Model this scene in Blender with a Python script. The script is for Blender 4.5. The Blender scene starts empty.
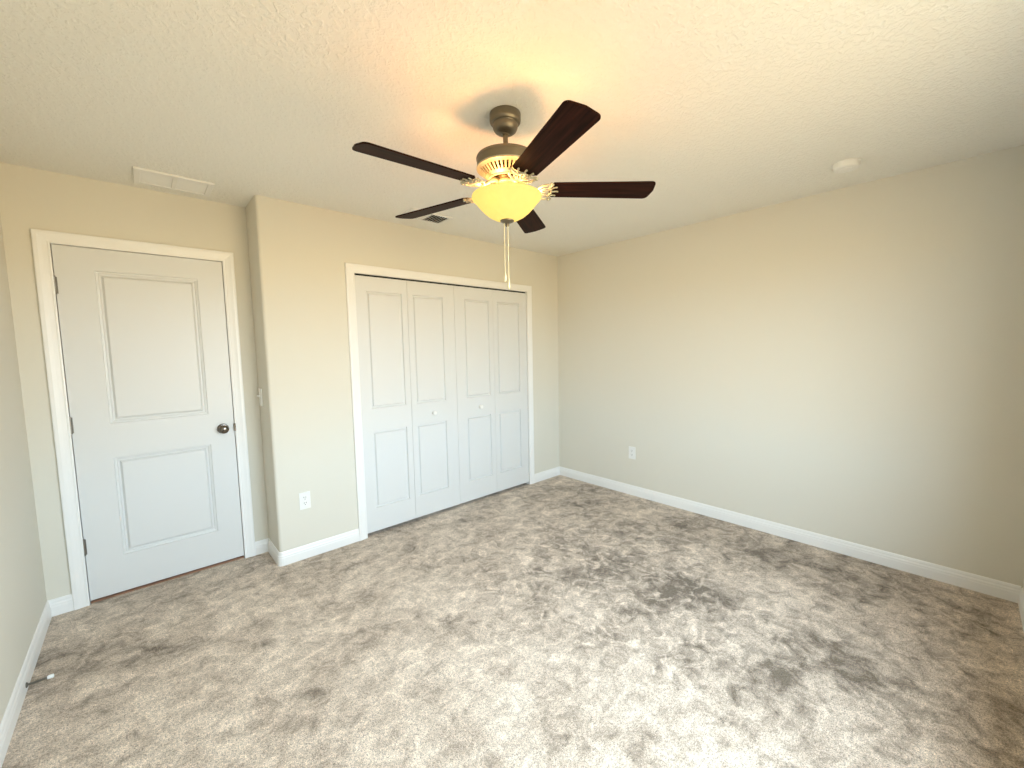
import bpy, bmesh, math, random
from mathutils import Vector, Matrix
random.seed(4)
PI = math.pi
S = bpy.context.scene
C = S.collection

# ------------------------------------------------------------------ camera
cam_data = bpy.data.cameras.new('camera')
cam = bpy.data.objects.new('camera', cam_data)
C.objects.link(cam)
YAW, PITCH, ROLL, FPX = 0.7358, -0.0836, -0.0197, 410.07
fwd = Vector((math.sin(YAW)*math.cos(PITCH), math.cos(YAW)*math.cos(PITCH), math.sin(PITCH)))
rgt = Vector((math.cos(YAW), -math.sin(YAW), 0))
upv = rgt.cross(fwd)
r2 = rgt*math.cos(ROLL) + upv*math.sin(ROLL)
u2 = -rgt*math.sin(ROLL) + upv*math.cos(ROLL)
cam.matrix_world = Matrix(((r2.x, u2.x, -fwd.x, -3.4711), (r2.y, u2.y, -fwd.y, -3.053),
                           (r2.z, u2.z, -fwd.z, 1.4342), (0, 0, 0, 1)))
cam_data.sensor_fit = 'HORIZONTAL'
cam_data.sensor_width = 36.0
cam_data.lens = FPX/1024*36.0
cam_data.clip_start = 0.02
S.camera = cam

# ------------------------------------------------------------------ exposure
S.view_settings.view_transform = 'Standard'
S.view_settings.look = 'None'
S.view_settings.exposure = 0.12
S.view_settings.gamma = 1.0
S.view_settings.use_curve_mapping = False

# ------------------------------------------------------------------ sky outside the window
SKY = 10.4
LAMP = 13.0
w = bpy.data.worlds.new('sky'); S.world = w; w.use_nodes = True
wn = w.node_tree.nodes; wl = w.node_tree.links
wn.clear()
wo = wn.new('ShaderNodeOutputWorld'); wb = wn.new('ShaderNodeBackground')
tc = wn.new('ShaderNodeTexCoord'); sx = wn.new('ShaderNodeSeparateXYZ')
mr = wn.new('ShaderNodeMapRange'); rp = wn.new('ShaderNodeValToRGB')
mr.inputs[1].default_value = -1; mr.inputs[2].default_value = 1
e = rp.color_ramp.elements
e[0].position = 0.0; e[0].color = (0.30, 0.25, 0.15, 1)      # unseen ground straight down, darkened to dim the nearer ceiling
e[1].position = 1.0; e[1].color = (1.24, 1.58, 1.90, 1)       # zenith
a = e.new(0.30); a.color = (0.62, 0.49, 0.29, 1)
a = e.new(0.48); a.color = (1.30, 1.04, 0.62, 1)  # unseen bright ground band, added to lift the far ceiling
a = e.new(0.52); a.color = (1.24, 1.58, 1.86, 1)              # bright horizon
wl.new(tc.outputs['Generated'], sx.inputs[0]); wl.new(sx.outputs[2], mr.inputs[0])
wl.new(mr.outputs[0], rp.inputs[0]); wl.new(rp.outputs[0], wb.inputs[0])
wb.inputs[1].default_value = SKY
wl.new(wb.outputs[0], wo.inputs[0])

# window in the front wall, behind the camera
WX0, WX1, WZ0, WZ1 = -3.14, -1.36, 0.62, 2.08
H = 2.44
FY = -3.3274          # front wall plane
LX = -3.9449          # left wall plane
RX = -2.8592          # recess return plane
DY = 0.309            # door wall plane
pl = bpy.data.lights.new('window_daylight', 'AREA')
pl.shape = 'RECTANGLE'; pl.size = WX1-WX0; pl.size_y = WZ1-WZ0
pl.cycles.is_portal = True
po = bpy.data.objects.new('window_daylight', pl); C.objects.link(po)
po.location = ((WX0+WX1)/2, FY-0.11, (WZ0+WZ1)/2)
po.rotation_euler = (PI/2, 0, 0)       # faces -> +y
po.rotation_euler = (-PI/2, 0, PI)

# ------------------------------------------------------------------ materials
def srgb(r, g, b):
    f = lambda c: (c/255/12.92 if c/255 <= .04045 else ((c/255+.055)/1.055)**2.4)
    return (f(r), f(g), f(b), 1)

def mat(name, col, rough=.5, metal=0., bump=None, spec=None, var=None, coat=None):
    m = bpy.data.materials.new(name); m.use_nodes = True
    nt = m.node_tree; b = nt.nodes['Principled BSDF']
    b.inputs['Base Color'].default_value = col
    b.inputs['Roughness'].default_value = rough
    b.inputs['Metallic'].default_value = metal
    if spec is not None: b.inputs['Specular IOR Level'].default_value = spec
    if coat: b.inputs['Coat Weight'].default_value = coat
    t = nt.nodes.new('ShaderNodeTexCoord')
    if bump:
        sc, st, dist = bump
        n = nt.nodes.new('ShaderNodeTexNoise'); n.inputs['Scale'].default_value = sc
        n.inputs['Detail'].default_value = 3
        bp = nt.nodes.new('ShaderNodeBump'); bp.inputs['Strength'].default_value = st
        bp.inputs['Distance'].default_value = dist
        nt.links.new(t.outputs['Object'], n.inputs['Vector'])
        nt.links.new(n.outputs['Fac'], bp.inputs['Height'])
        nt.links.new(bp.outputs[0], b.inputs['Normal'])
    if var:
        sc, amt = var
        n = nt.nodes.new('ShaderNodeTexNoise'); n.inputs['Scale'].default_value = sc
        n.inputs['Detail'].default_value = 4
        mx = nt.nodes.new('ShaderNodeMix'); mx.data_type = 'RGBA'
        mx.inputs[6].default_value = tuple(c*(1-amt) for c in col[:3])+(1,)
        mx.inputs[7].default_value = tuple(min(1, c*(1+amt)) for c in col[:3])+(1,)
        nt.links.new(t.outputs['Object'], n.inputs['Vector'])
        nt.links.new(n.outputs['Fac'], mx.inputs[0])
        nt.links.new(mx.outputs[2], b.inputs['Base Color'])
    return m

WALL = mat('wall_paint', (.735, .70, .605, 1), .7, bump=(160, .25, .0015), spec=.25)
TRIM = mat('trim_paint', (.88, .87, .84, 1), .35, spec=.4, bump=(60, .05, .001))
DOORP = mat('door_paint', (.735, .735, .715, 1), .38, spec=.4, bump=(220, .06, .0008))
PLASTIC = mat('white_plastic', (.86, .85, .81, 1), .4, var=(20, .02))
VENTP = mat('vent_enamel', (.84, .83, .79, 1), .45, var=(20, .02))
DARK = mat('dark_recess', (.015, .014, .013, 1), .8, var=(30, .2))
BRONZE = mat('brushed_bronze', (.20, .172, .125, 1), .42, .8, bump=(400, .05, .0004))
BRONZE_LIT = mat('lamplit_bronze', (.46, .44, .32, 1), .5, .4, bump=(300, .08, .0004))  # same fan bronze made paler, the lamp's glow put into the colour
KNOBM = mat('dark_nickel', (.16, .14, .12, 1), .22, .95, bump=(300, .02, .0003))
HINGEM = mat('satin_nickel', (.25, .235, .21, 1), .35, .9, bump=(300, .03, .0003))
SPRING = mat('steel_rod', (.20, .19, .17, 1), .3, .9, bump=(300, .03, .0003))
RUBBER = mat('white_rubber', (.86, .86, .84, 1), .6, var=(60, .03))
CHAIN = mat('pale_chain', (.80, .74, .52, 1), .35, .3, bump=(900, .3, .0006))
WOOD_STRIP = mat('threshold_wood', (.30, .15, .085, 1), .5, var=(14, .3))
CLOSET = mat('closet_paint', (.45, .42, .38, 1), .8, bump=(160, .2, .0015))

# textured ceiling (orange peel / knockdown)
def ceiling_mat():
    m = bpy.data.materials.new('ceiling_texture'); m.use_nodes = True
    nt = m.node_tree; N = nt.nodes; L = nt.links; b = N['Principled BSDF']
    b.inputs['Base Color'].default_value = (.87, .855, .79, 1)
    b.inputs['Roughness'].default_value = .9; b.inputs['Specular IOR Level'].default_value = .15
    t = N.new('ShaderNodeTexCoord')
    n1 = N.new('ShaderNodeTexNoise'); n1.inputs['Scale'].default_value = 48; n1.inputs['Detail'].default_value = 3
    n1.inputs['Distortion'].default_value = .8
    r = N.new('ShaderNodeValToRGB'); r.color_ramp.elements[0].position = .46; r.color_ramp.elements[1].position = .60
    n2 = N.new('ShaderNodeTexNoise'); n2.inputs['Scale'].default_value = 140; n2.inputs['Detail'].default_value = 2
    ad = N.new('ShaderNodeMath'); ad.operation = 'MULTIPLY_ADD'; ad.inputs[1].default_value = .3
    bp = N.new('ShaderNodeBump'); bp.inputs['Strength'].default_value = .5; bp.inputs['Distance'].default_value = .004
    L.new(t.outputs['Object'], n1.inputs['Vector']); L.new(t.outputs['Object'], n2.inputs['Vector'])
    L.new(n1.outputs['Fac'], r.inputs[0]); L.new(n2.outputs['Fac'], ad.inputs[0]); L.new(r.outputs[0], ad.inputs[2])
    L.new(ad.outputs[0], bp.inputs['Height']); L.new(bp.outputs[0], b.inputs['Normal'])
    return m
CEIL = ceiling_mat()

# cut pile carpet: patches mix brushed pile with the room's uneven light painted in
PILE_AND_LIGHT = [(-2.9, -1.0, 1.2, .14), (-2.5, -1.9, .8, .10), (-1.2, -1.6, 1.0, -.30), (-1.2, -2.4, .8, -.22), (-.25, -2.7, .6, -.30),
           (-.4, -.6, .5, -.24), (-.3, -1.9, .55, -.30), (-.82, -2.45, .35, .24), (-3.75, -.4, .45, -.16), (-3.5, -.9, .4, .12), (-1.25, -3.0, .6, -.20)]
def carpet_mat():
    m = bpy.data.materials.new('carpet_pile'); m.use_nodes = True
    nt = m.node_tree; N = nt.nodes; L = nt.links; b = N['Principled BSDF']
    b.inputs['Roughness'].default_value = 1; b.inputs['Specular IOR Level'].default_value = .05
    b.inputs['Sheen Weight'].default_value = .25; b.inputs['Sheen Roughness'].default_value = .6
    t = N.new('ShaderNodeTexCoord')
    def noise(sc, det, dis, rough=.5, vec=None):
        n = N.new('ShaderNodeTexNoise'); n.inputs['Scale'].default_value = sc; n.inputs['Detail'].default_value = det
        n.inputs['Distortion'].default_value = dis; n.inputs['Roughness'].default_value = rough
        L.new(vec or t.outputs['Object'], n.inputs['Vector']); return n.outputs['Fac']
    def mth(op, a_, b_):
        x = N.new('ShaderNodeMath'); x.operation = op
        for i, v in enumerate((a_, b_)):
            if isinstance(v, (int, float)): x.inputs[i].default_value = v
            else: L.new(v, x.inputs[i])
        return x.outputs[0]
    def maprange(v, a_, b_, c_, d_):
        x = N.new('ShaderNodeMapRange'); L.new(v, x.inputs[0])
        for i, q in enumerate((a_, b_, c_, d_)): x.inputs[i+1].default_value = q
        return x.outputs[0]
    # broad areas of brushed pile and painted light: (x, y, radius, paler + / darker -)
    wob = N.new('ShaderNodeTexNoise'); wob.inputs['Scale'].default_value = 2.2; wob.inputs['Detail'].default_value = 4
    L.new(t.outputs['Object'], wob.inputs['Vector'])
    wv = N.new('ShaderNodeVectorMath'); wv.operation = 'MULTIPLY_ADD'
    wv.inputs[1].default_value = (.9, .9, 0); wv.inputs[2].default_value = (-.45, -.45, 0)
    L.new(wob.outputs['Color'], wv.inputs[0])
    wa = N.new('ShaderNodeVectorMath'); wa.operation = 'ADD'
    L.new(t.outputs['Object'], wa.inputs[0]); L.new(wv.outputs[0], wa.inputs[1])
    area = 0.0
    for (x_, y_, r_, a_) in PILE_AND_LIGHT:
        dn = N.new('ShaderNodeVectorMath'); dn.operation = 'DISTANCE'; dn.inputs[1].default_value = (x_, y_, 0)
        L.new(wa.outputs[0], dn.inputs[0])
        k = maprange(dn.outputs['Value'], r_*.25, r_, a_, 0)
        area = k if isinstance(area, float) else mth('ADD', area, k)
    mp = N.new('ShaderNodeMapping'); mp.inputs['Rotation'].default_value = (0, 0, .75); mp.inputs['Scale'].default_value = (.8, 1.15, 1)
    L.new(t.outputs['Object'], mp.inputs['Vector'])
    mid = noise(3.2, 7, .5, .66, mp.outputs[0])
    small = noise(13, 5, .8, .65)
    fine = noise(85, 3, .2, .6)
    grain = noise(230, 2, 0)
    v = mth('ADD', mth('MULTIPLY', mth('SUBTRACT', mid, .5), 2.0), mth('MULTIPLY', mth('SUBTRACT', small, .5), 2.2))
    scr = maprange(noise(7.5, 4, 2.2, .55), .53, .63, 0, .34)
    dn = N.new('ShaderNodeVectorMath'); dn.operation = 'DISTANCE'; dn.inputs[1].default_value = (-1.45, -1.55, 0)
    L.new(wa.outputs[0], dn.inputs[0])
    scr = mth('MULTIPLY', scr, maprange(dn.outputs['Value'], .55, 1.25, 1, 0))
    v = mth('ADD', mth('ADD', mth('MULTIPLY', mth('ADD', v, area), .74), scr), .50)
    v2 = v
    # round flattened patch beside the door stop
    geo = N.new('ShaderNodeVectorMath'); geo.operation = 'DISTANCE'; geo.inputs[1].default_value = (-3.836, -.252, 0)
    L.new(t.outputs['Object'], geo.inputs[0])
    dot = maprange(geo.outputs['Value'], .04, .055, 1, 0)
    v2 = mth('ADD', mth('MULTIPLY', v2, mth('SUBTRACT', 1, mth('MULTIPLY', dot, .7))), mth('MULTIPLY', dot, .36))
    rp = N.new('ShaderNodeValToRGB'); L.new(v2, rp.inputs[0])
    e = rp.color_ramp.elements
    e[0].position = -.0; e[0].color = (.152, .111, .069, 1)
    e[1].position = 1.; e[1].color = (.89, .755, .615, 1)
    x = e.new(.45); x.color = (.525, .422, .325, 1)
    gm = mth('ADD', mth('MULTIPLY', mth('SUBTRACT', fine, .5), 1.4), mth('ADD', mth('MULTIPLY', mth('SUBTRACT', grain, .5), 2.4), 1.0))
    gv = N.new('ShaderNodeVectorMath'); gv.operation = 'SCALE'
    L.new(rp.outputs[0], gv.inputs[0]); L.new(gm, gv.inputs['Scale'])
    L.new(gv.outputs[0], b.inputs['Base Color'])
    h = mth('ADD', mth('MULTIPLY', fine, 1.), mth('MULTIPLY', grain, .8))
    bp = N.new('ShaderNodeBump'); bp.inputs['Strength'].default_value = .8; bp.inputs['Distance'].default_value = .006
    L.new(h, bp.inputs['Height']); L.new(bp.outputs[0], b.inputs['Normal'])
    return m
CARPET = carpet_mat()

def blade_mat():
    m = bpy.data.materials.new('dark_walnut_veneer'); m.use_nodes = True
    nt = m.node_tree; N = nt.nodes; L = nt.links; b = N['Principled BSDF']
    t = N.new('ShaderNodeTexCoord'); mp = N.new('ShaderNodeMapping'); mp.inputs['Scale'].default_value = (3, 60, 20)
    n = N.new('ShaderNodeTexNoise'); n.inputs['Scale'].default_value = 1.5; n.inputs['Detail'].default_value = 5
    rp = N.new('ShaderNodeValToRGB')
    rp.color_ramp.elements[0].position = .35; rp.color_ramp.elements[0].color = (.010, .0035, .002, 1)
    rp.color_ramp.elements[1].position = .75; rp.color_ramp.elements[1].color = (.038, .010, .005, 1)
    L.new(t.outputs['Object'], mp.inputs[0]); L.new(mp.outputs[0], n.inputs['Vector']); L.new(n.outputs['Fac'], rp.inputs[0])
    L.new(rp.outputs[0], b.inputs['Base Color'])
    b.inputs['Roughness'].default_value = .52; b.inputs['Specular IOR Level'].default_value = .05
    return m
BLADE = blade_mat()

def bowl_mat():
    m = bpy.data.materials.new('amber_alabaster_glass'); m.use_nodes = True
    nt = m.node_tree; N = nt.nodes; L = nt.links; N.clear()
    o = N.new('ShaderNodeOutputMaterial'); t = N.new('ShaderNodeTexCoord')
    n = N.new('ShaderNodeTexNoise'); n.inputs['Scale'].default_value = 14; n.inputs['Detail'].default_value = 4; n.inputs['Distortion'].default_value = 1.2
    rp = N.new('ShaderNodeValToRGB')
    rp.color_ramp.elements[0].color = (1, .64, .13, 1); rp.color_ramp.elements[1].color = (1, .76, .19, 1)
    L.new(t.outputs['Object'], n.inputs['Vector']); L.new(n.outputs['Fac'], rp.inputs[0])
    d = N.new('ShaderNodeBsdfDiffuse'); tr = N.new('ShaderNodeBsdfTranslucent'); em = N.new('ShaderNodeEmission')
    d.inputs[0].default_value = (.62, .54, .34, 1)
    tr.inputs[0].default_value = (.055, .075, .035, 1)
    L.new(rp.outputs[0], em.inputs[0]); em.inputs[1].default_value = .92
    a1 = N.new('ShaderNodeMixShader'); a1.inputs[0].default_value = .7
    ad = N.new('ShaderNodeAddShader')
    L.new(d.outputs[0], a1.inputs[1]); L.new(tr.outputs[0], a1.inputs[2])
    L.new(a1.outputs[0], ad.inputs[0]); L.new(em.outputs[0], ad.inputs[1]); L.new(ad.outputs[0], o.inputs[0])
    return m
BOWL = bowl_mat()

def pane_mat():
    m = bpy.data.materials.new('window_glass'); m.use_nodes = True
    nt = m.node_tree; N = nt.nodes; L = nt.links; N.clear()
    o = N.new('ShaderNodeOutputMaterial'); tr = N.new('ShaderNodeBsdfTransparent'); g = N.new('ShaderNodeBsdfGlossy')
    g.inputs['Roughness'].default_value = .02
    mx = N.new('ShaderNodeMixShader'); mx.inputs[0].default_value = .06
    L.new(tr.outputs[0], mx.inputs[1]); L.new(g.outputs[0], mx.inputs[2]); L.new(mx.outputs[0], o.inputs[0])
    return m
PANE = pane_mat()

# ------------------------------------------------------------------ mesh helpers
def obj(name, bm, m, parent=None, smooth=None, loc=None):
    me = bpy.data.meshes.new(name); bmesh.ops.recalc_face_normals(bm, faces=bm.faces[:])
    bm.to_mesh(me); bm.free()
    me.materials.append(m)
    if smooth is not None:
        for p in me.polygons: p.use_smooth = True
        try: me.set_sharp_from_angle(angle=smooth)
        except Exception: pass
    o = bpy.data.objects.new(name, me); C.objects.link(o)
    if parent: o.parent = parent
    if loc: o.location = loc
    return o

def tag(o, label, cat, group=None):
    o['label'] = label; o['category'] = cat
    if group: o['group'] = group
    return o

def struct(o, label=None, cat=None):
    o['kind'] = 'structure'
    if label: o['label'] = label
    if cat: o['category'] = cat
    return o

def thing(name, label, cat, loc, group=None):
    o = bpy.data.objects.new(name, None); C.objects.link(o); o.location = loc; o.empty_display_size = .1
    return tag(o, label, cat, group)

def box(bm, x0, x1, y0, y1, z0, z1, bev=0, M=None):
    t = bmesh.new()
    v = [t.verts.new((x, y, z)) for x in (x0, x1) for y in (y0, y1) for z in (z0, z1)]
    for f in ((0, 1, 3, 2), (4, 6, 7, 5), (0, 4, 5, 1), (2, 3, 7, 6), (0, 2, 6, 4), (1, 5, 7, 3)):
        t.faces.new([v[i] for i in f])
    bmesh.ops.recalc_face_normals(t, faces=t.faces[:])
    if bev: bmesh.ops.bevel(t, geom=t.edges[:], offset=bev, segments=2, affect='EDGES', profile=.5)
    merge(bm, t, M)

def merge(bm, t, M=None):
    if M: t.transform(M)
    vm = {}
    for v in t.verts: vm[v] = bm.verts.new(v.co)
    for f in t.faces:
        try: bm.faces.new([vm[v] for v in f.verts])
        except ValueError: pass
    t.free()

def lathe(bm, prof, seg=64, M=None, close=False):
    t = bmesh.new(); rings = []
    for r, z in prof:
        if r < 1e-6: rings.append([t.verts.new((0, 0, z))])
        else: rings.append([t.verts.new((r*math.cos(2*PI*i/seg), r*math.sin(2*PI*i/seg), z)) for i in range(seg)])
    pairs = list(zip(rings[:-1], rings[1:]))
    if close: pairs.append((rings[-1], rings[0]))
    for a_, b_ in pairs:
        for i in range(seg):
            j = (i+1) % seg
            if len(a_) == 1 and len(b_) == 1: continue
            if len(a_) == 1: t.faces.new((a_[0], b_[i], b_[j]))
            elif len(b_) == 1: t.faces.new((a_[i], a_[j], b_[0]))
            else: t.faces.new((a_[i], a_[j], b_[j], b_[i]))
    if not close:
        for rr in (rings[0], rings[-1]):
            if len(rr) > 1: t.faces.new(rr)
    bmesh.ops.recalc_face_normals(t, faces=t.faces[:])
    merge(bm, t, M)

def tube(bm, pts, rad, seg=10):
    pts = [Vector(p) for p in pts]; t = bmesh.new(); rings = []
    rads = rad if isinstance(rad, (list, tuple)) else [rad]*len(pts)
    ref = Vector((0, 0, 1))
    for i, p in enumerate(pts):
        d = (pts[min(i+1, len(pts)-1)]-pts[max(i-1, 0)]).normalized()
        r_ = ref if abs(d.dot(ref)) < .95 else Vector((1, 0, 0))
        a_ = d.cross(r_).normalized(); b_ = d.cross(a_)
        rings.append([t.verts.new(p+rads[i]*(a_*math.cos(2*PI*k/seg)+b_*math.sin(2*PI*k/seg))) for k in range(seg)])
    for A, B in zip(rings[:-1], rings[1:]):
        for k in range(seg): t.faces.new((A[k], A[(k+1) % seg], B[(k+1) % seg], B[k]))
    t.faces.new(rings[0]); t.faces.new(rings[-1])
    bmesh.ops.recalc_face_normals(t, faces=t.faces[:])
    merge(bm, t)

def sphere(bm, c, r, sz=1, seg=20):
    t = bmesh.new(); bmesh.ops.create_uvsphere(t, u_segments=seg, v_segments=seg//2, radius=r)
    merge(bm, t, Matrix.Translation(c) @ Matrix.Diagonal((1, 1, sz, 1)))

def prism(bm, poly, z0, z1, M=None, bev=0):
    t = bmesh.new()
    lo = [t.verts.new((x, y, z0)) for x, y in poly]; hi = [t.verts.new((x, y, z1)) for x, y in poly]
    n = len(poly)
    t.faces.new(lo); t.faces.new(hi)
    for i in range(n): t.faces.new((lo[i], lo[(i+1) % n], hi[(i+1) % n], hi[i]))
    bmesh.ops.recalc_face_normals(t, faces=t.faces[:])
    if bev:
        ed = [e_ for e_ in t.edges if abs(e_.verts[0].co.z-e_.verts[1].co.z) < 1e-6]
        bmesh.ops.bevel(t, geom=ed, offset=bev, segments=2, affect='EDGES', profile=.5)
    merge(bm, t, M)

def sweep(bm, path, prof):
    """path: list of (x, y) walked with the room on the left; prof: list of (out, z), mitred at corners."""
    t = bmesh.new(); P = [Vector((x, y)) for x, y in path]; rings = []
    nrm = []
    for a_, b_ in zip(P[:-1], P[1:]):
        d = (b_-a_).normalized(); nrm.append(Vector((-d.y, d.x)))
    for i, p in enumerate(P):
        if i == 0: m = nrm[0]
        elif i == len(P)-1: m = nrm[-1]
        else:
            m = (nrm[i-1]+nrm[i]); m = m/(m.dot(nrm[i]))
        rings.append([t.verts.new((p.x+m.x*o, p.y+m.y*o, z)) for o, z in prof])
    n = len(prof)
    for A, B in zip(rings[:-1], rings[1:]):
        for k in range(n): t.faces.new((A[k], A[(k+1) % n], B[(k+1) % n], B[k]))
    t.faces.new(rings[0]); t.faces.new(rings[-1])
    bmesh.ops.recalc_face_normals(t, faces=t.faces[:])
    merge(bm, t)

# ------------------------------------------------------------------ room shell
# closet opening and door opening
KX0, KX1, KH = -2.2557, -0.4846, 2.0195
DX0, DX1, DH = -3.7806, -3.0177, 2.0544
T = .115
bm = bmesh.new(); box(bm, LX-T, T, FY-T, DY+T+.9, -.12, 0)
o = obj('floor', bm, CARPET); struct(o, 'taupe cut pile carpet with pale and dark patches, part brushed pile, part painted light', 'carpet')
bm = bmesh.new(); box(bm, LX-T, T, FY-T, DY+T+.9, H, H+.12)
o = obj('ceiling', bm, CEIL); struct(o, 'off-white ceiling with knockdown texture', 'ceiling')

bm = bmesh.new(); box(bm, 0, T, FY-T, DY+T+.9, 0, H)
struct(obj('wall_right', bm, WALL), 'long plain beige wall on the right', 'wall')
bm = bmesh.new(); box(bm, LX-T, LX, FY-T, DY+T+.9, 0, H)
struct(obj('wall_left', bm, WALL), 'plain wall at the left edge beside the door', 'wall')

# closet wall with its bull-nosed outside corner and the short return
bm = bmesh.new()
R = .02
plan = [(KX0, 0)] 
arc = [(RX+R-R*math.sin(a_), R-R*math.cos(a_)) for a_ in [PI/2*i/8 for i in range(9)]]
plan = [(KX0-.012, 0)] + arc + [(RX, DY), (RX, DY+T), (RX+T, DY+T), (RX+T, T), (KX0-.012, T)]
prism(bm, plan, 0, H)
box(bm, KX1+.012, 0, 0, T, 0, H)
box(bm, KX0-.012, KX1+.012, 0, T, KH+.012, H)
struct(obj('wall_closet', bm, WALL, smooth=.6), 'beige wall around the closet with a rounded outside corner', 'wall')

bm = bmesh.new()
box(bm, LX, DX0-.012, DY, DY+T, 0, H); box(bm, DX1+.012, RX, DY, DY+T, 0, H)
box(bm, DX0-.012, DX1+.012, DY, DY+T, DH+.012, H)
struct(obj('wall_door', bm, WALL), 'recessed beige wall around the bedroom door', 'wall')

bm = bmesh.new()
box(bm, LX, WX0, FY-T, FY, 0, H); box(bm, WX1, 0, FY-T, FY, 0, H)
box(bm, WX0, WX1, FY-T, FY, 0, WZ0); box(bm, WX0, WX1, FY-T, FY, WZ1, H)
struct(obj('wall_front', bm, WALL), 'beige window wall at the right edge', 'wall')

# closet interior and hall behind the door (dark, closed)
bm = bmesh.new()
box(bm, RX+T, 0, .72, .80, 0, H); box(bm, RX+T-.02, RX+T, T+.2, .72, 0, H)
struct(obj('wall_closet_interior', bm, CLOSET), 'inside of the closet behind the bifold doors', 'wall')
bm = bmesh.new(); box(bm, LX, RX, DY+.85, DY+.95, 0, H)
box(bm, RX, RX+.06, DY+T, DY+.95, 0, H)
struct(obj('wall_hall', bm, CLOSET), 'hall wall behind the bedroom door', 'wall')

# baseboards
BH = .0947
bprof = [(0, 0), (.013, 0), (.013, .052), (.0115, .057), (.0115, .066), (.008, .074), (.0075, .083), (.004, .0925), (.0015, BH), (0, BH)]
CW = .0644
def base(name, label, path):
    b_ = bmesh.new(); sweep(b_, path, bprof)
    struct(obj(name, b_, TRIM), label, 'baseboard')
base('baseboard_right', 'white baseboard along the long right wall', [(0, FY+.006), (0, 0), (KX1+CW, 0)])
arcb = [(x, y) for x, y in arc[::-1]][::2]
base('baseboard_closet', 'white baseboard around the outside corner left of the closet',
     [(KX0-CW, 0)] + [(x, y) for x, y in arc][::2] + [(RX, DY), (DX1+CW, DY)])
base('baseboard_left', 'white baseboard along the left wall beside the door', [(DX0-CW, DY), (LX, DY), (LX, FY+.02)])
base('baseboard_front', 'white baseboard at the right edge under the window wall', [(LX+.02, FY), (-.0135, FY)])

# casings: three mitred pieces, one mesh
def casing(name, label, x0, x1, h, y):
    b_ = bmesh.new()
    prof = [(0, 0), (0, .011), (.006, .0125), (.012, .0105), (.030, .013), (.046, .017), (CW-.004, .017), (CW, .014), (CW, 0)]
    path = [(x0, 0, -1, 0), (x0, h, -1, 1), (x1, h, 1, 1), (x1, 0, 1, 0)]
    t = bmesh.new(); rings = []
    for x, z, ox, oz in path:
        rings.append([t.verts.new((x+ox*a_, y-d, z+oz*a_)) for a_, d in prof])
    n = len(prof)
    for A, B in zip(rings[:-1], rings[1:]):
        for k in range(n): t.faces.new((A[k], A[(k+1) % n], B[(k+1) % n], B[k]))
    t.faces.new(rings[0]); t.faces.new(rings[-1])
    bmesh.ops.recalc_face_normals(t, faces=t.faces[:]); merge(b_, t)
    # jamb lining
    for xa, xb in ((x0-.012, x0), (x1, x1+.012)): box(b_, xa, xb, y, y+T, 0, h+.012)
    box(b_, x0, x1, y, y+T, h, h+.012)
    return struct(obj(name, b_, TRIM), label, 'door casing')
trim1 = casing('trim_1', 'white casing around the single bedroom door', DX0-.003, DX1+.003, DH+.003, DY)
casing('trim_2', 'white casing around the wide closet opening', KX0, KX1, KH, 0)

# ------------------------------------------------------------------ panelled door leaf
def leaf_mesh(x0, x1, z0, z1, yf, th, panels, prof):
    """front face at yf facing -y; panels: (x0,x1,z0,z1); prof: (inset, depth) steps"""
    b_ = bmesh.new()
    px0, px1 = panels[0][0], panels[0][1]
    xs = [x0, px0, px1, x1]; zs = [z0]
    for p in panels: zs += [p[2], p[3]]
    zs.append(z1)
    V = {}
    def vv(x, y, z):
        k = (round(x, 5), round(y, 5), round(z, 5))
        if k not in V: V[k] = b_.verts.new((x, y, z))
        return V[k]
    for i in range(3):
        for j in range(len(zs)-1):
            if i == 1 and j % 2 == 1:
                a0, a1, c0, c1 = xs[1], xs[2], zs[j], zs[j+1]; last = None
                for ins, dep in prof:
                    ring = [vv(a0+ins, yf+dep, c0+ins), vv(a1-ins, yf+dep, c0+ins), vv(a1-ins, yf+dep, c1-ins), vv(a0+ins, yf+dep, c1-ins)]
                    if last:
                        for k in range(4): b_.faces.new((last[k], last[(k+1) % 4], ring[(k+1) % 4], ring[k]))
                    last = ring
                b_.faces.new(last)
            else:
                b_.faces.new((vv(xs[i], yf, zs[j]), vv(xs[i+1], yf, zs[j]), vv(xs[i+1], yf, zs[j+1]), vv(xs[i], yf, zs[j+1])))
    yb = yf+th
    zl = [vv(x0, yf, z) for z in zs]; zr = [vv(x1, yf, z) for z in zs]
    bl, br, tl, tr_ = vv(x0, yb, z0), vv(x1, yb, z0), vv(x0, yb, z1), vv(x1, yb, z1)
    b_.faces.new((bl, br, tr_, tl))
    b_.faces.new(zl+[tl, bl]); b_.faces.new(zr+[tr_, br])
    b_.faces.new([vv(x, yf, z0) for x in xs]+[br, bl]); b_.faces.new([vv(x, yf, z1) for x in xs]+[tr_, tl])
    return b_

dprof = [(0, 0), (.002, .009), (.012, .011), (.016, .017), (.024, .017), (.034, .004), (.038, .003)]
DYF = DY+.003
door = obj('door_1', leaf_mesh(DX0, DX1, .020, DH, DYF, .035, [(-3.624, -3.155, .243, .842), (-3.624, -3.155, 1.046, 1.930)], dprof), DOORP)
struct(door, 'white two-panel bedroom door with a dark round knob', 'door')
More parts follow.
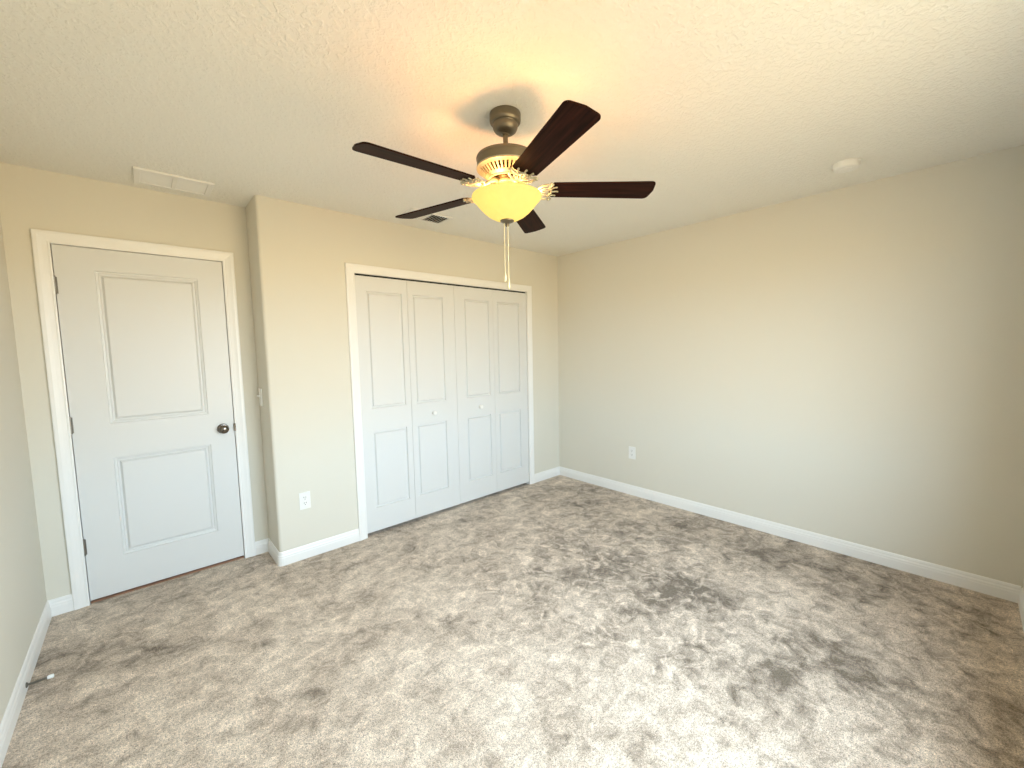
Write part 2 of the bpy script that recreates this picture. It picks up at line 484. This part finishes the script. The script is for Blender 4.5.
# stops that close the door gap
bm = bmesh.new()
for xa, xb in ((DX0-.003, DX0+.012), (DX1-.012, DX1+.003)): box(bm, xa, xb, DYF+.036, DYF+.07, 0, DH)
box(bm, DX0+.012, DX1-.012, DYF+.036, DYF+.07, DH-.012, DH+.003)
struct(obj('trim_3', bm, TRIM), 'white door stop strip inside the bedroom door frame', 'door stop strip')
bm = bmesh.new(); box(bm, DX0, DX1, DY+.008, DY+T, -.001, .009, .0015)
struct(obj('trim_4', bm, WOOD_STRIP), 'thin brown wood threshold under the bedroom door', 'threshold')

bm = bmesh.new()
Mk = Matrix.Translation((-3.082, DYF, .939)) @ Matrix.Rotation(PI/2, 4, 'X')
lathe(bm, [(0, -.001), (.0335, -.001), (.0335, .004), (.030, .009), (.017, .012), (.0135, .018), (.0125, .030), (.017, .036), (.0255, .043), (.0285, .052), (.027, .060), (.020, .066), (.008, .0685), (0, .069)], 40, Mk)
k_ = obj('door_knob', bm, KNOBM, door, smooth=.7); k_['label'] = 'dark metal round knob'
for z in (1.835, 1.057, .345):
    b_ = bmesh.new()
    tube(b_, [(DX0-.0015, DY-.004, z-.045), (DX0-.0015, DY-.004, z+.045)], .0062, 12)
    for q in (-.0225, 0, .0225): tube(b_, [(DX0-.0015, DY-.004, z+q-.001), (DX0-.0015, DY-.004, z+q+.001)], .0066, 12)
    sphere(b_, (DX0-.0015, DY-.004, z+.047), .0055, .7, 10); sphere(b_, (DX0-.0015, DY-.004, z-.047), .0055, .7, 10)
    box(b_, DX0-.012, DX0+.008, DY+.0005, DY+.0036, z-.045, z+.045)
    h_ = obj('hinge', b_, HINGEM, door, smooth=.6); h_['label'] = 'satin metal butt hinge'
bm = bmesh.new(); box(bm, DX1-.004, DX1+.007, DY-.0135, DY-.004, .915, .967, .0025)
s_ = obj('strike_plate', bm, KNOBM, trim1); s_['label'] = 'dark metal latch lip'

# ------------------------------------------------------------------ bifold closet doors
bxs = [KX0+.003, -1.829, -1.374, -.931, KX1-.004]
pps = [(-2.168, -1.878), (-1.783, -1.493), (-1.268, -.983), (-.881, -.589)]
kprof = [(0, 0), (.003, .013), (.008, .015), (.014, .015), (.021, .003), (.0235, .002)]
KYF = .004
for n_, (i0, kx, lab) in enumerate(((0, -1.626, 'left white bifold closet door pair with a small white knob'),
                                    (2, -1.120, 'right white bifold closet door pair with a small white knob'))):
    root = bpy.data.objects.new('door_%d' % (n_+2), None); C.objects.link(root)
    root.location = (bxs[i0], KYF, 0); struct(root, lab, 'closet door')
    off = Vector(root.location)
    leaves = []
    for k in (i0, i0+1):
        g = .0012
        b_ = leaf_mesh(bxs[k]+g, bxs[k+1]-g, .028, 2.006, KYF, .034, [(pps[k][0], pps[k][1], .211, .820), (pps[k][0], pps[k][1], 1.0, 1.896)], kprof)
        b_.transform(Matrix.Translation(-off))
        leaves.append(obj('leaf', b_, DOORP, root))
    lf = leaves[1] if n_ == 0 else leaves[0]
    b_ = bmesh.new()
    lathe(b_, [(0, 0), (.014, 0), (.012, .004), (.008, .009), (.008, .014), (.0145, .019), (.019, .025), (.019, .031), (.014, .036), (0, .038)], 28,
          Matrix.Translation(Vector((kx, KYF, .905))-off) @ Matrix.Rotation(PI/2, 4, 'X'))
    obj('knob', b_, TRIM, lf, smooth=.7)
bm = bmesh.new(); box(bm, KX0+.002, KX1-.002, KYF+.008, KYF+.03, 2.0075, KH, 0)
tk = obj('trim_5', bm, DARK); struct(tk, 'dark bifold track along the top of the closet opening', 'door track')

# ------------------------------------------------------------------ window behind the camera
bm = bmesh.new()
fw = .05
y0, y1 = FY-.09, FY-.04
box(bm, WX0, WX0+fw, y0, y1, WZ0, WZ1); box(bm, WX1-fw, WX1, y0, y1, WZ0, WZ1)
box(bm, WX0+fw, WX1-fw, y0, y1, WZ0, WZ0+fw); box(bm, WX0+fw, WX1-fw, y0, y1, WZ1-fw, WZ1)
mxx = (WX0+WX1)/2
box(bm, mxx-.03, mxx+.03, y0, y1, WZ0+fw, WZ1-fw)
win = obj('window_1', bm, TRIM); struct(win, 'white framed window in the front wall', 'window')
for xa, xb in ((WX0+fw, mxx-.03), (mxx+.03, WX1-fw)):
    b_ = bmesh.new(); box(b_, xa, xb, FY-.068, FY-.064, WZ0+fw, WZ1-fw); obj('pane', b_, PANE, win)
    b_ = bmesh.new(); zc = (WZ0+WZ1)/2; box(b_, xa, xb, FY-.078, FY-.052, zc-.02, zc+.02); obj('sash_rail', b_, TRIM, win)
b_ = bmesh.new(); box(b_, WX0-.03, WX1+.03, FY-.04, FY+.03, WZ0-.022, WZ0, .004); obj('window_sill', b_, TRIM, win)

# ------------------------------------------------------------------ ceiling fan
FXC, FYC = -2.2372, -1.6796
fan = thing('ceiling_fan', 'bronze five-blade ceiling fan with dark wood blades and a lit amber bowl', 'ceiling fan', (FXC, FYC, H))
FZ = -H       # part meshes are written in absolute heights
def fobj(name, bm_, m, parent=fan, smooth=.6):
    bm_.transform(Matrix.Translation((0, 0, FZ)))
    return obj(name, bm_, m, parent, smooth)
bm = bmesh.new()
lathe(bm, [(0, 2.4395), (.0655, 2.4395), (.0670, 2.435), (.0670, 2.412), (.0655, 2.404), (.0610, 2.3985), (.0555, 2.3975), (.0535, 2.3945),
           (.0540, 2.388), (.0525, 2.379), (.047, 2.369), (.038, 2.362), (.026, 2.358), (.017, 2.3565), (.0165, 2.353), (0, 2.353)], 56)
fobj('canopy', bm, BRONZE)
bm = bmesh.new(); lathe(bm, [(0, 2.360), (.0108, 2.360), (.0108, 2.245), (0, 2.245)], 24)
lathe(bm, [(0, 2.277), (.017, 2.277), (.020, 2.273), (.020, 2.255), (0, 2.255)], 28)
fobj('downrod', bm, BRONZE)
bm = bmesh.new()
lathe(bm, [(0, 2.264), (.020, 2.264), (.114, 2.2635), (.1255, 2.2605), (.1285, 2.2545), (.1280, 2.2495), (.1262, 2.2475), (.1250, 2.222), (.1235, 2.214), (0, 2.214)], 72)
mot = fobj('motor_housing', bm, BRONZE)
# slotted ventilation ring under the motor
bm = bmesh.new(); NS = 40
t = bmesh.new()
def cone(r): return 2.214-(.124-r)*.86
for i in range(NS):
    for part in (0, 1):
        a0 = 2*PI*(i+(0 if part == 0 else .5))/NS; a1 = a0+PI/NS
        rr = [.124, .113, .088, .075]
        for j in range(3):
            if part == 1 and j == 1: continue
            q = [(rr[j], a0), (rr[j], a1), (rr[j+1], a1), (rr[j+1], a0)]
            t.faces.new([t.verts.new((r*math.cos(a_), r*math.sin(a_), cone(r))) for r, a_ in q])
bmesh.ops.remove_doubles(t, verts=t.verts[:], dist=1e-5)
g_ = bmesh.ops.solidify(t, geom=t.faces[:], thickness=.004)
bmesh.ops.recalc_face_normals(t, faces=t.faces[:])
merge(bm, t)
lathe(bm, [(.1225, 2.219), (.1275, 2.217), (.1275, 2.210), (.1225, 2.207)], 72, close=True)
lathe(bm, [(.079, 2.176), (.079, 2.167), (.071, 2.165), (.071, 2.173)], 64, close=True)
fobj('vent_ring', bm, BRONZE_LIT)
bm = bmesh.new(); lathe(bm, [(0, 2.214), (.064, 2.214), (.064, 2.165), (.052, 2.160), (0, 2.160)], 48)
fobj('flywheel', bm, KNOBM)
# light kit fitter with rolled edges
bm = bmesh.new()
lathe(bm, [(0, 2.162), (.040, 2.162), (.047, 2.159), (.047, 2.151), (.043, 2.148), (.043, 2.120), (.050, 2.116), (.050, 2.106), (.041, 2.102), (0, 2.102)], 48)
fobj('light_fitter', bm, BRONZE_LIT)
bm = bmesh.new(); tube(bm, [(0, 0, 2.105), (0, 0, 1.997)], .006, 12)
fobj('center_rod', bm, BRONZE)

# blades with their cast irons
PHI0, PIT = .57918, -.18749
def rounded(rad, cx, cy, a0, a1, n=6):
    return [(cx+rad*math.cos(a0+(a1-a0)*i/n), cy+rad*math.sin(a0+(a1-a0)*i/n)) for i in range(n+1)]
R0, R1, W0, W1 = .190, .648, .053, .064
poly = [(R0+.012, -W0)]
poly += rounded(.022, R1-.026, -W1+.022, -PI/2, -.15)
poly += [(R1, -.02), (R1+.003, 0), (R1, .02)]
poly += rounded(.022, R1-.026, W1-.022, .15, PI/2)
poly += [(R0+.012, W0), (R0, W0-.014), (R0-.004, .018), (R0-.004, -.018), (R0, -W0+.014)]
bb = bmesh.new(); prism(bb, poly, -.003, .003, bev=.0012)
blade_me = bpy.data.meshes.new('blade'); bb.to_mesh(blade_me); bb.free(); blade_me.materials.append(BLADE)
# iron: arm, shell-shaped open ring, curled crossbar (drawn in blade coordinates, under the blade)
ib = bmesh.new()
tube(ib, [(.050, 0, .027), (.070, 0, .024), (.092, 0, .014), (.112, 0, -.004), (.132, 0, -.011)], [.010, .009, .0075, .007, .0075], 10)
shell = [(.180+.048*math.cos(q), .054*math.sin(q), -.0105) for q in [PI/2+PI*i/24 for i in range(25)]]
tube(ib, shell, .0050, 8)
for y_ in (-.036, -.018, 0, .018, .036):
    tube(ib, [(.133, y_*.08, -.011), (.160, y_*.75, -.0105), (.187, y_, -.010)], .0032, 8)
bar = [(.190+.007*math.cos(2*PI*y_/.056), y_, -.0098) for y_ in [-.058+.116*i/24 for i in range(25)]]
tube(ib, bar, [.003]+[.0046]*23+[.003], 8)
for s_ in (-1, 1):
    sphere(ib, (.190, s_*.058, -.0095), .0072, 1, 12)
    tube(ib, [(.187, s_*.024, -.0098), (.200, s_*.027, -.0085), (.2155, s_*.031, -.0060)], [.004, .0036, .0028], 8)
tube(ib, [(.190, 0, -.0098), (.208, 0, -.0075), (.2225, 0, -.0060)], [.004, .0036, .0028], 8)
iron_me = bpy.data.meshes.new('blade_iron'); bmesh.ops.recalc_face_normals(ib, faces=ib.faces[:]); ib.to_mesh(iron_me); ib.free(); iron_me.materials.append(BRONZE_LIT)
for p in iron_me.polygons: p.use_smooth = True
sb = bmesh.new(); lathe(sb, [(0, 0), (.005, 0), (.0045, -.002), (0, -.003)], 14)
screw_me = bpy.data.meshes.new('screw'); bmesh.ops.recalc_face_normals(sb, faces=sb.faces[:]); sb.to_mesh(screw_me); sb.free(); screw_me.materials.append(BRONZE_LIT)
for i in range(5):
    a_ = PHI0+i*2*PI/5
    bl = bpy.data.objects.new('blade', blade_me); C.objects.link(bl); bl.parent = fan
    bl.matrix_local = Matrix.Translation((0, 0, 2.1268+FZ)) @ Matrix.Rotation(a_, 4, 'Z') @ Matrix.Rotation(PIT, 4, 'X')
    ir = bpy.data.objects.new('blade_iron', iron_me); C.objects.link(ir); ir.parent = bl
    for sx_, sy_ in ((.214, -.031), (.214, .031), (.222, 0)):
        s_ = bpy.data.objects.new('screw', screw_me); C.objects.link(s_); s_.parent = bl; s_.location = (sx_, sy_, -.0075)

# glass bowl, open at the top
bm = bmesh.new()
outer = [(.0, 1.996), (.028, 1.997), (.056, 2.004), (.080, 2.017), (.102, 2.035), (.120, 2.054), (.134, 2.071), (.1415, 2.081), (.1475, 2.085), (.1515, 2.090), (.1520, 2.0955), (.1505, 2.099)]
inner = [(.1470, 2.099), (.1450, 2.094), (.138, 2.084), (.130, 2.073), (.115, 2.055), (.097, 2.037), (.076, 2.020), (.054, 2.009), (.027, 2.002), (0, 2.001)]
lathe(bm, outer+inner, 72)
bowl = fobj('glass_bowl', bm, BOWL, smooth=1.0); bowl['label'] = 'lit amber glass bowl shade'
bm = bmesh.new()
lathe(bm, [(0, 2.002), (.027, 2.000), (.0305, 1.996), (.0295, 1.992), (.021, 1.988), (.010, 1.985), (.008, 1.982), (.0095, 1.978), (.0075, 1.972), (.003, 1.969), (0, 1.969)], 36)
fobj('finial', bm, BRONZE)
# pull chains
for (dx, dy, zb, nm) in ((-.0098, .0089, 1.776, 0), (-.0015, -.0052, 1.743, 1)):
    b_ = bmesh.new()
    tube(b_, [(dx, dy, 1.986), (dx, dy, zb)], .0021, 8)
    z = zb
    while z < 1.984:
        sphere(b_, (dx, dy, z), .0027, 1, 6); z += .0075
    ch = fobj('pull_chain', b_, CHAIN, smooth=1.2)
    b_ = bmesh.new()
    lathe(b_, [(0, zb+.002), (.003, zb), (.0055, zb-.010), (.0065, zb-.024), (.006, zb-.036), (.003, zb-.042), (0, zb-.043)], 16, Matrix.Translation((dx, dy, 0)))
    fobj('pull_knob', b_, CHAIN, ch, smooth=1.2)
# bulbs' light, inside the bowl
for k in range(3):
    q = 2*PI*k/3+math.radians(75)
    ld = bpy.data.lights.new('bulb_light', 'POINT'); ld.energy = LAMP/3; ld.color = (1, .43, .15); ld.shadow_soft_size = .022
    lo = bpy.data.objects.new('bulb_light', ld); C.objects.link(lo); lo.parent = fan
    lo.location = (.098*math.cos(q), .098*math.sin(q), 2.072+FZ)

# ------------------------------------------------------------------ ceiling fittings
# return grille near the door wall
gx0, gx1, gy0, gy1 = -3.423, -3.072, -.052, .195
gr = thing('return_air_grille', 'white two-panel return air grille on the ceiling above the door', 'air vent', ((gx0+gx1)/2, (gy0+gy1)/2, H))
gw, gd = (gx1-gx0)/2, (gy1-gy0)/2
bm = bmesh.new(); f = .028
for (xa, xb, ya, yb) in ((-gw, gw, -gd, -gd+f), (-gw, gw, gd-f, gd), (-gw, -gw+f, -gd+f, gd-f), (gw-f, gw, -gd+f, gd-f)):
    box(bm, xa, xb, ya, yb, -.012, -.0002, .002)
obj('frame', bm, VENTP, gr)
bm = bmesh.new(); box(bm, -.011, .011, -gd+f, gd-f, -.011, -.0005, .0015); obj('divider', bm, VENTP, gr)
for (xa, xb) in ((-gw+f, -.011), (.011, gw-f)):
    b_ = bmesh.new(); n_ = 15
    for i in range(n_):
        yy = -gd+f+(i+.5)*(2*gd-2*f)/n_
        box(b_, xa, xb, -.0072, .0072, -.0007, .0007, 0, Matrix.Translation((0, yy, -.0045)) @ Matrix.Rotation(-.32, 4, 'X'))
    obj('louver', b_, VENTP, gr)

# supply register behind the fan blade
vx0, vx1, vy0, vy1 = -1.975, -1.632, -.400, -.200
vt = thing('ceiling_register', 'small white supply air register on the ceiling above the closet', 'air vent', ((vx0+vx1)/2, (vy0+vy1)/2, H))
gw, gd = (vx1-vx0)/2, (vy1-vy0)/2
bm = bmesh.new(); f = .024
for (xa, xb, ya, yb) in ((-gw, gw, -gd, -gd+f), (-gw, gw, gd-f, gd), (-gw, -gw+f, -gd+f, gd-f), (gw-f, gw, -gd+f, gd-f)):
    box(bm, xa, xb, ya, yb, -.009, -.0002, .002)
obj('frame', bm, VENTP, vt)
bm = bmesh.new(); box(bm, -gw+f, gw-f, -gd+f, gd-f, -.0015, -.0004); obj('backing', bm, DARK, vt)
for i in range(14):
    b_ = bmesh.new(); xx = -gw+f+(i+.5)*(2*gw-2*f)/14
    box(b_, -.007, .007, -gd+f, gd-f, -.0006, .0006, 0, Matrix.Translation((xx, 0, -.008)) @ Matrix.Rotation(.75 if i < 7 else -.75, 4, 'Y'))
    obj('vane', b_, VENTP, vt)

sd = thing('smoke_detector', 'round white smoke detector on the ceiling near the right wall', 'smoke detector', (-.455, -2.555, H))
bm = bmesh.new(); lathe(bm, [(0, -.0003), (.066, -.0003), (.067, -.004), (.066, -.009), (0, -.009)], 48); obj('base_plate', bm, PLASTIC, sd, smooth=.6)
bm = bmesh.new(); lathe(bm, [(0, -.009), (.062, -.009), (.0625, -.020), (.060, -.029), (.054, -.034), (.040, -.0355), (.038, -.034), (.030, -.034), (.028, -.036), (0, -.0365)], 48)
obj('cover', bm, PLASTIC, sd, smooth=.5)
bm = bmesh.new(); lathe(bm, [(0, -.036), (.006, -.036), (.006, -.0385), (.0045, -.0395), (0, -.0395)], 16, Matrix.Translation((.018, .006, 0))); obj('test_button', bm, VENTP, sd, smooth=.6)

# ------------------------------------------------------------------ outlets and switch
def plate_bm(w_, h_, th, bev):
    b_ = bmesh.new(); box(b_, -w_/2, w_/2, -th, 0, -h_/2, h_/2, bev); return b_
def make_outlet(label, loc, rz):
    r = thing('wall_outlet', label, 'outlet', loc, 'white duplex outlets low on the walls'); r.rotation_euler = (0, 0, rz)
    obj('cover_plate', plate_bm(.073, .120, .006, .0025), PLASTIC, r)
    for s in (-1, 1):
        b_ = bmesh.new()
        pts = rounded(.017, 0, 0, -.95, .95, 8)+rounded(.017, 0, 0, PI-.95, PI+.95, 8)
        prism(b_, [(x, y) for x, y in pts], 0, .0025, Matrix.Translation((0, -.0055, s*.0195)) @ Matrix.Rotation(PI/2, 4, 'X'))
        rc = obj('receptacle', b_, PLASTIC, r)
        b_ = bmesh.new()
        for sx_ in (-.0063, .0063): box(b_, sx_-.0013, sx_+.0013, -.0086, -.0078, s*.0195+.001, s*.0195+.0095)
        lathe(b_, [(0, 0), (.0027, 0), (.0027, .0006), (0, .0006)], 12, Matrix.Translation((0, -.0080, s*.0195-.0075)) @ Matrix.Rotation(PI/2, 4, 'X'))
        h_ = obj('slots', b_, DARK, rc); h_['label'] = 'dark plug slots'
    b_ = bmesh.new(); lathe(b_, [(0, 0), (.0033, 0), (.0028, .0011), (0, .0014)], 14, Matrix.Translation((0, -.0059, 0)) @ Matrix.Rotation(PI/2, 4, 'X'))
    obj('screw', b_, VENTP, r, smooth=.6)
    return r
make_outlet('white duplex outlet on the wall between the corner and the closet', (-2.683, 0, .412), 0)
make_outlet('white duplex outlet on the long right wall', (0, -.934, .416), -PI/2)

sw = thing('light_switch', 'white toggle light switch on the short wall beside the door', 'light switch', (RX, .222, 1.140))
sw.rotation_euler = (0, 0, -PI/2)
obj('cover_plate', plate_bm(.078, .122, .008, .003), PLASTIC, sw)
b_ = bmesh.new(); box(b_, -.0055, .0055, -.028, -.005, -.005, .005, .001, Matrix.Translation((0, 0, .002)) @ Matrix.Rotation(-.35, 4, 'X')); obj('toggle', b_, PLASTIC, sw)
for s in (-1, 1):
    b_ = bmesh.new(); lathe(b_, [(0, 0), (.0033, 0), (.0028, .0011), (0, .0014)], 14, Matrix.Translation((0, -.0079, s*.030)) @ Matrix.Rotation(PI/2, 4, 'X')); obj('screw', b_, VENTP, sw, smooth=.6)

# ------------------------------------------------------------------ door stop on the left baseboard
ds = thing('door_stop', 'thin metal door stop with a white rubber tip on the left baseboard', 'door stop', (LX+.0125, -.395, .030))
bm = bmesh.new(); lathe(bm, [(0, 0), (.011, 0), (.011, .003), (.006, .007), (0, .007)], 20, Matrix.Rotation(PI/2, 4, 'Y')); obj('mount', bm, SPRING, ds, smooth=.6)
bm = bmesh.new(); tube(bm, [(.004, 0, 0), (.066, -.003, .001)], .0042, 12)
for i in range(16): 
    x_ = .010+i*.0034
    tube(bm, [(x_, -.003*x_/.066, 0), (x_+.0017, -.003*x_/.066, 0)], .0052, 12)
obj('rod', bm, SPRING, ds, smooth=.6)
bm = bmesh.new(); lathe(bm, [(0, .062), (.0065, .062), (.0085, .066), (.0085, .078), (.0065, .082), (0, .0825)], 20, Matrix.Translation((0, -.003, .001)) @ Matrix.Rotation(PI/2, 4, 'Y')); tp = obj('rubber_tip', bm, RUBBER, ds, smooth=.6); tp['label'] = 'white rubber tip'
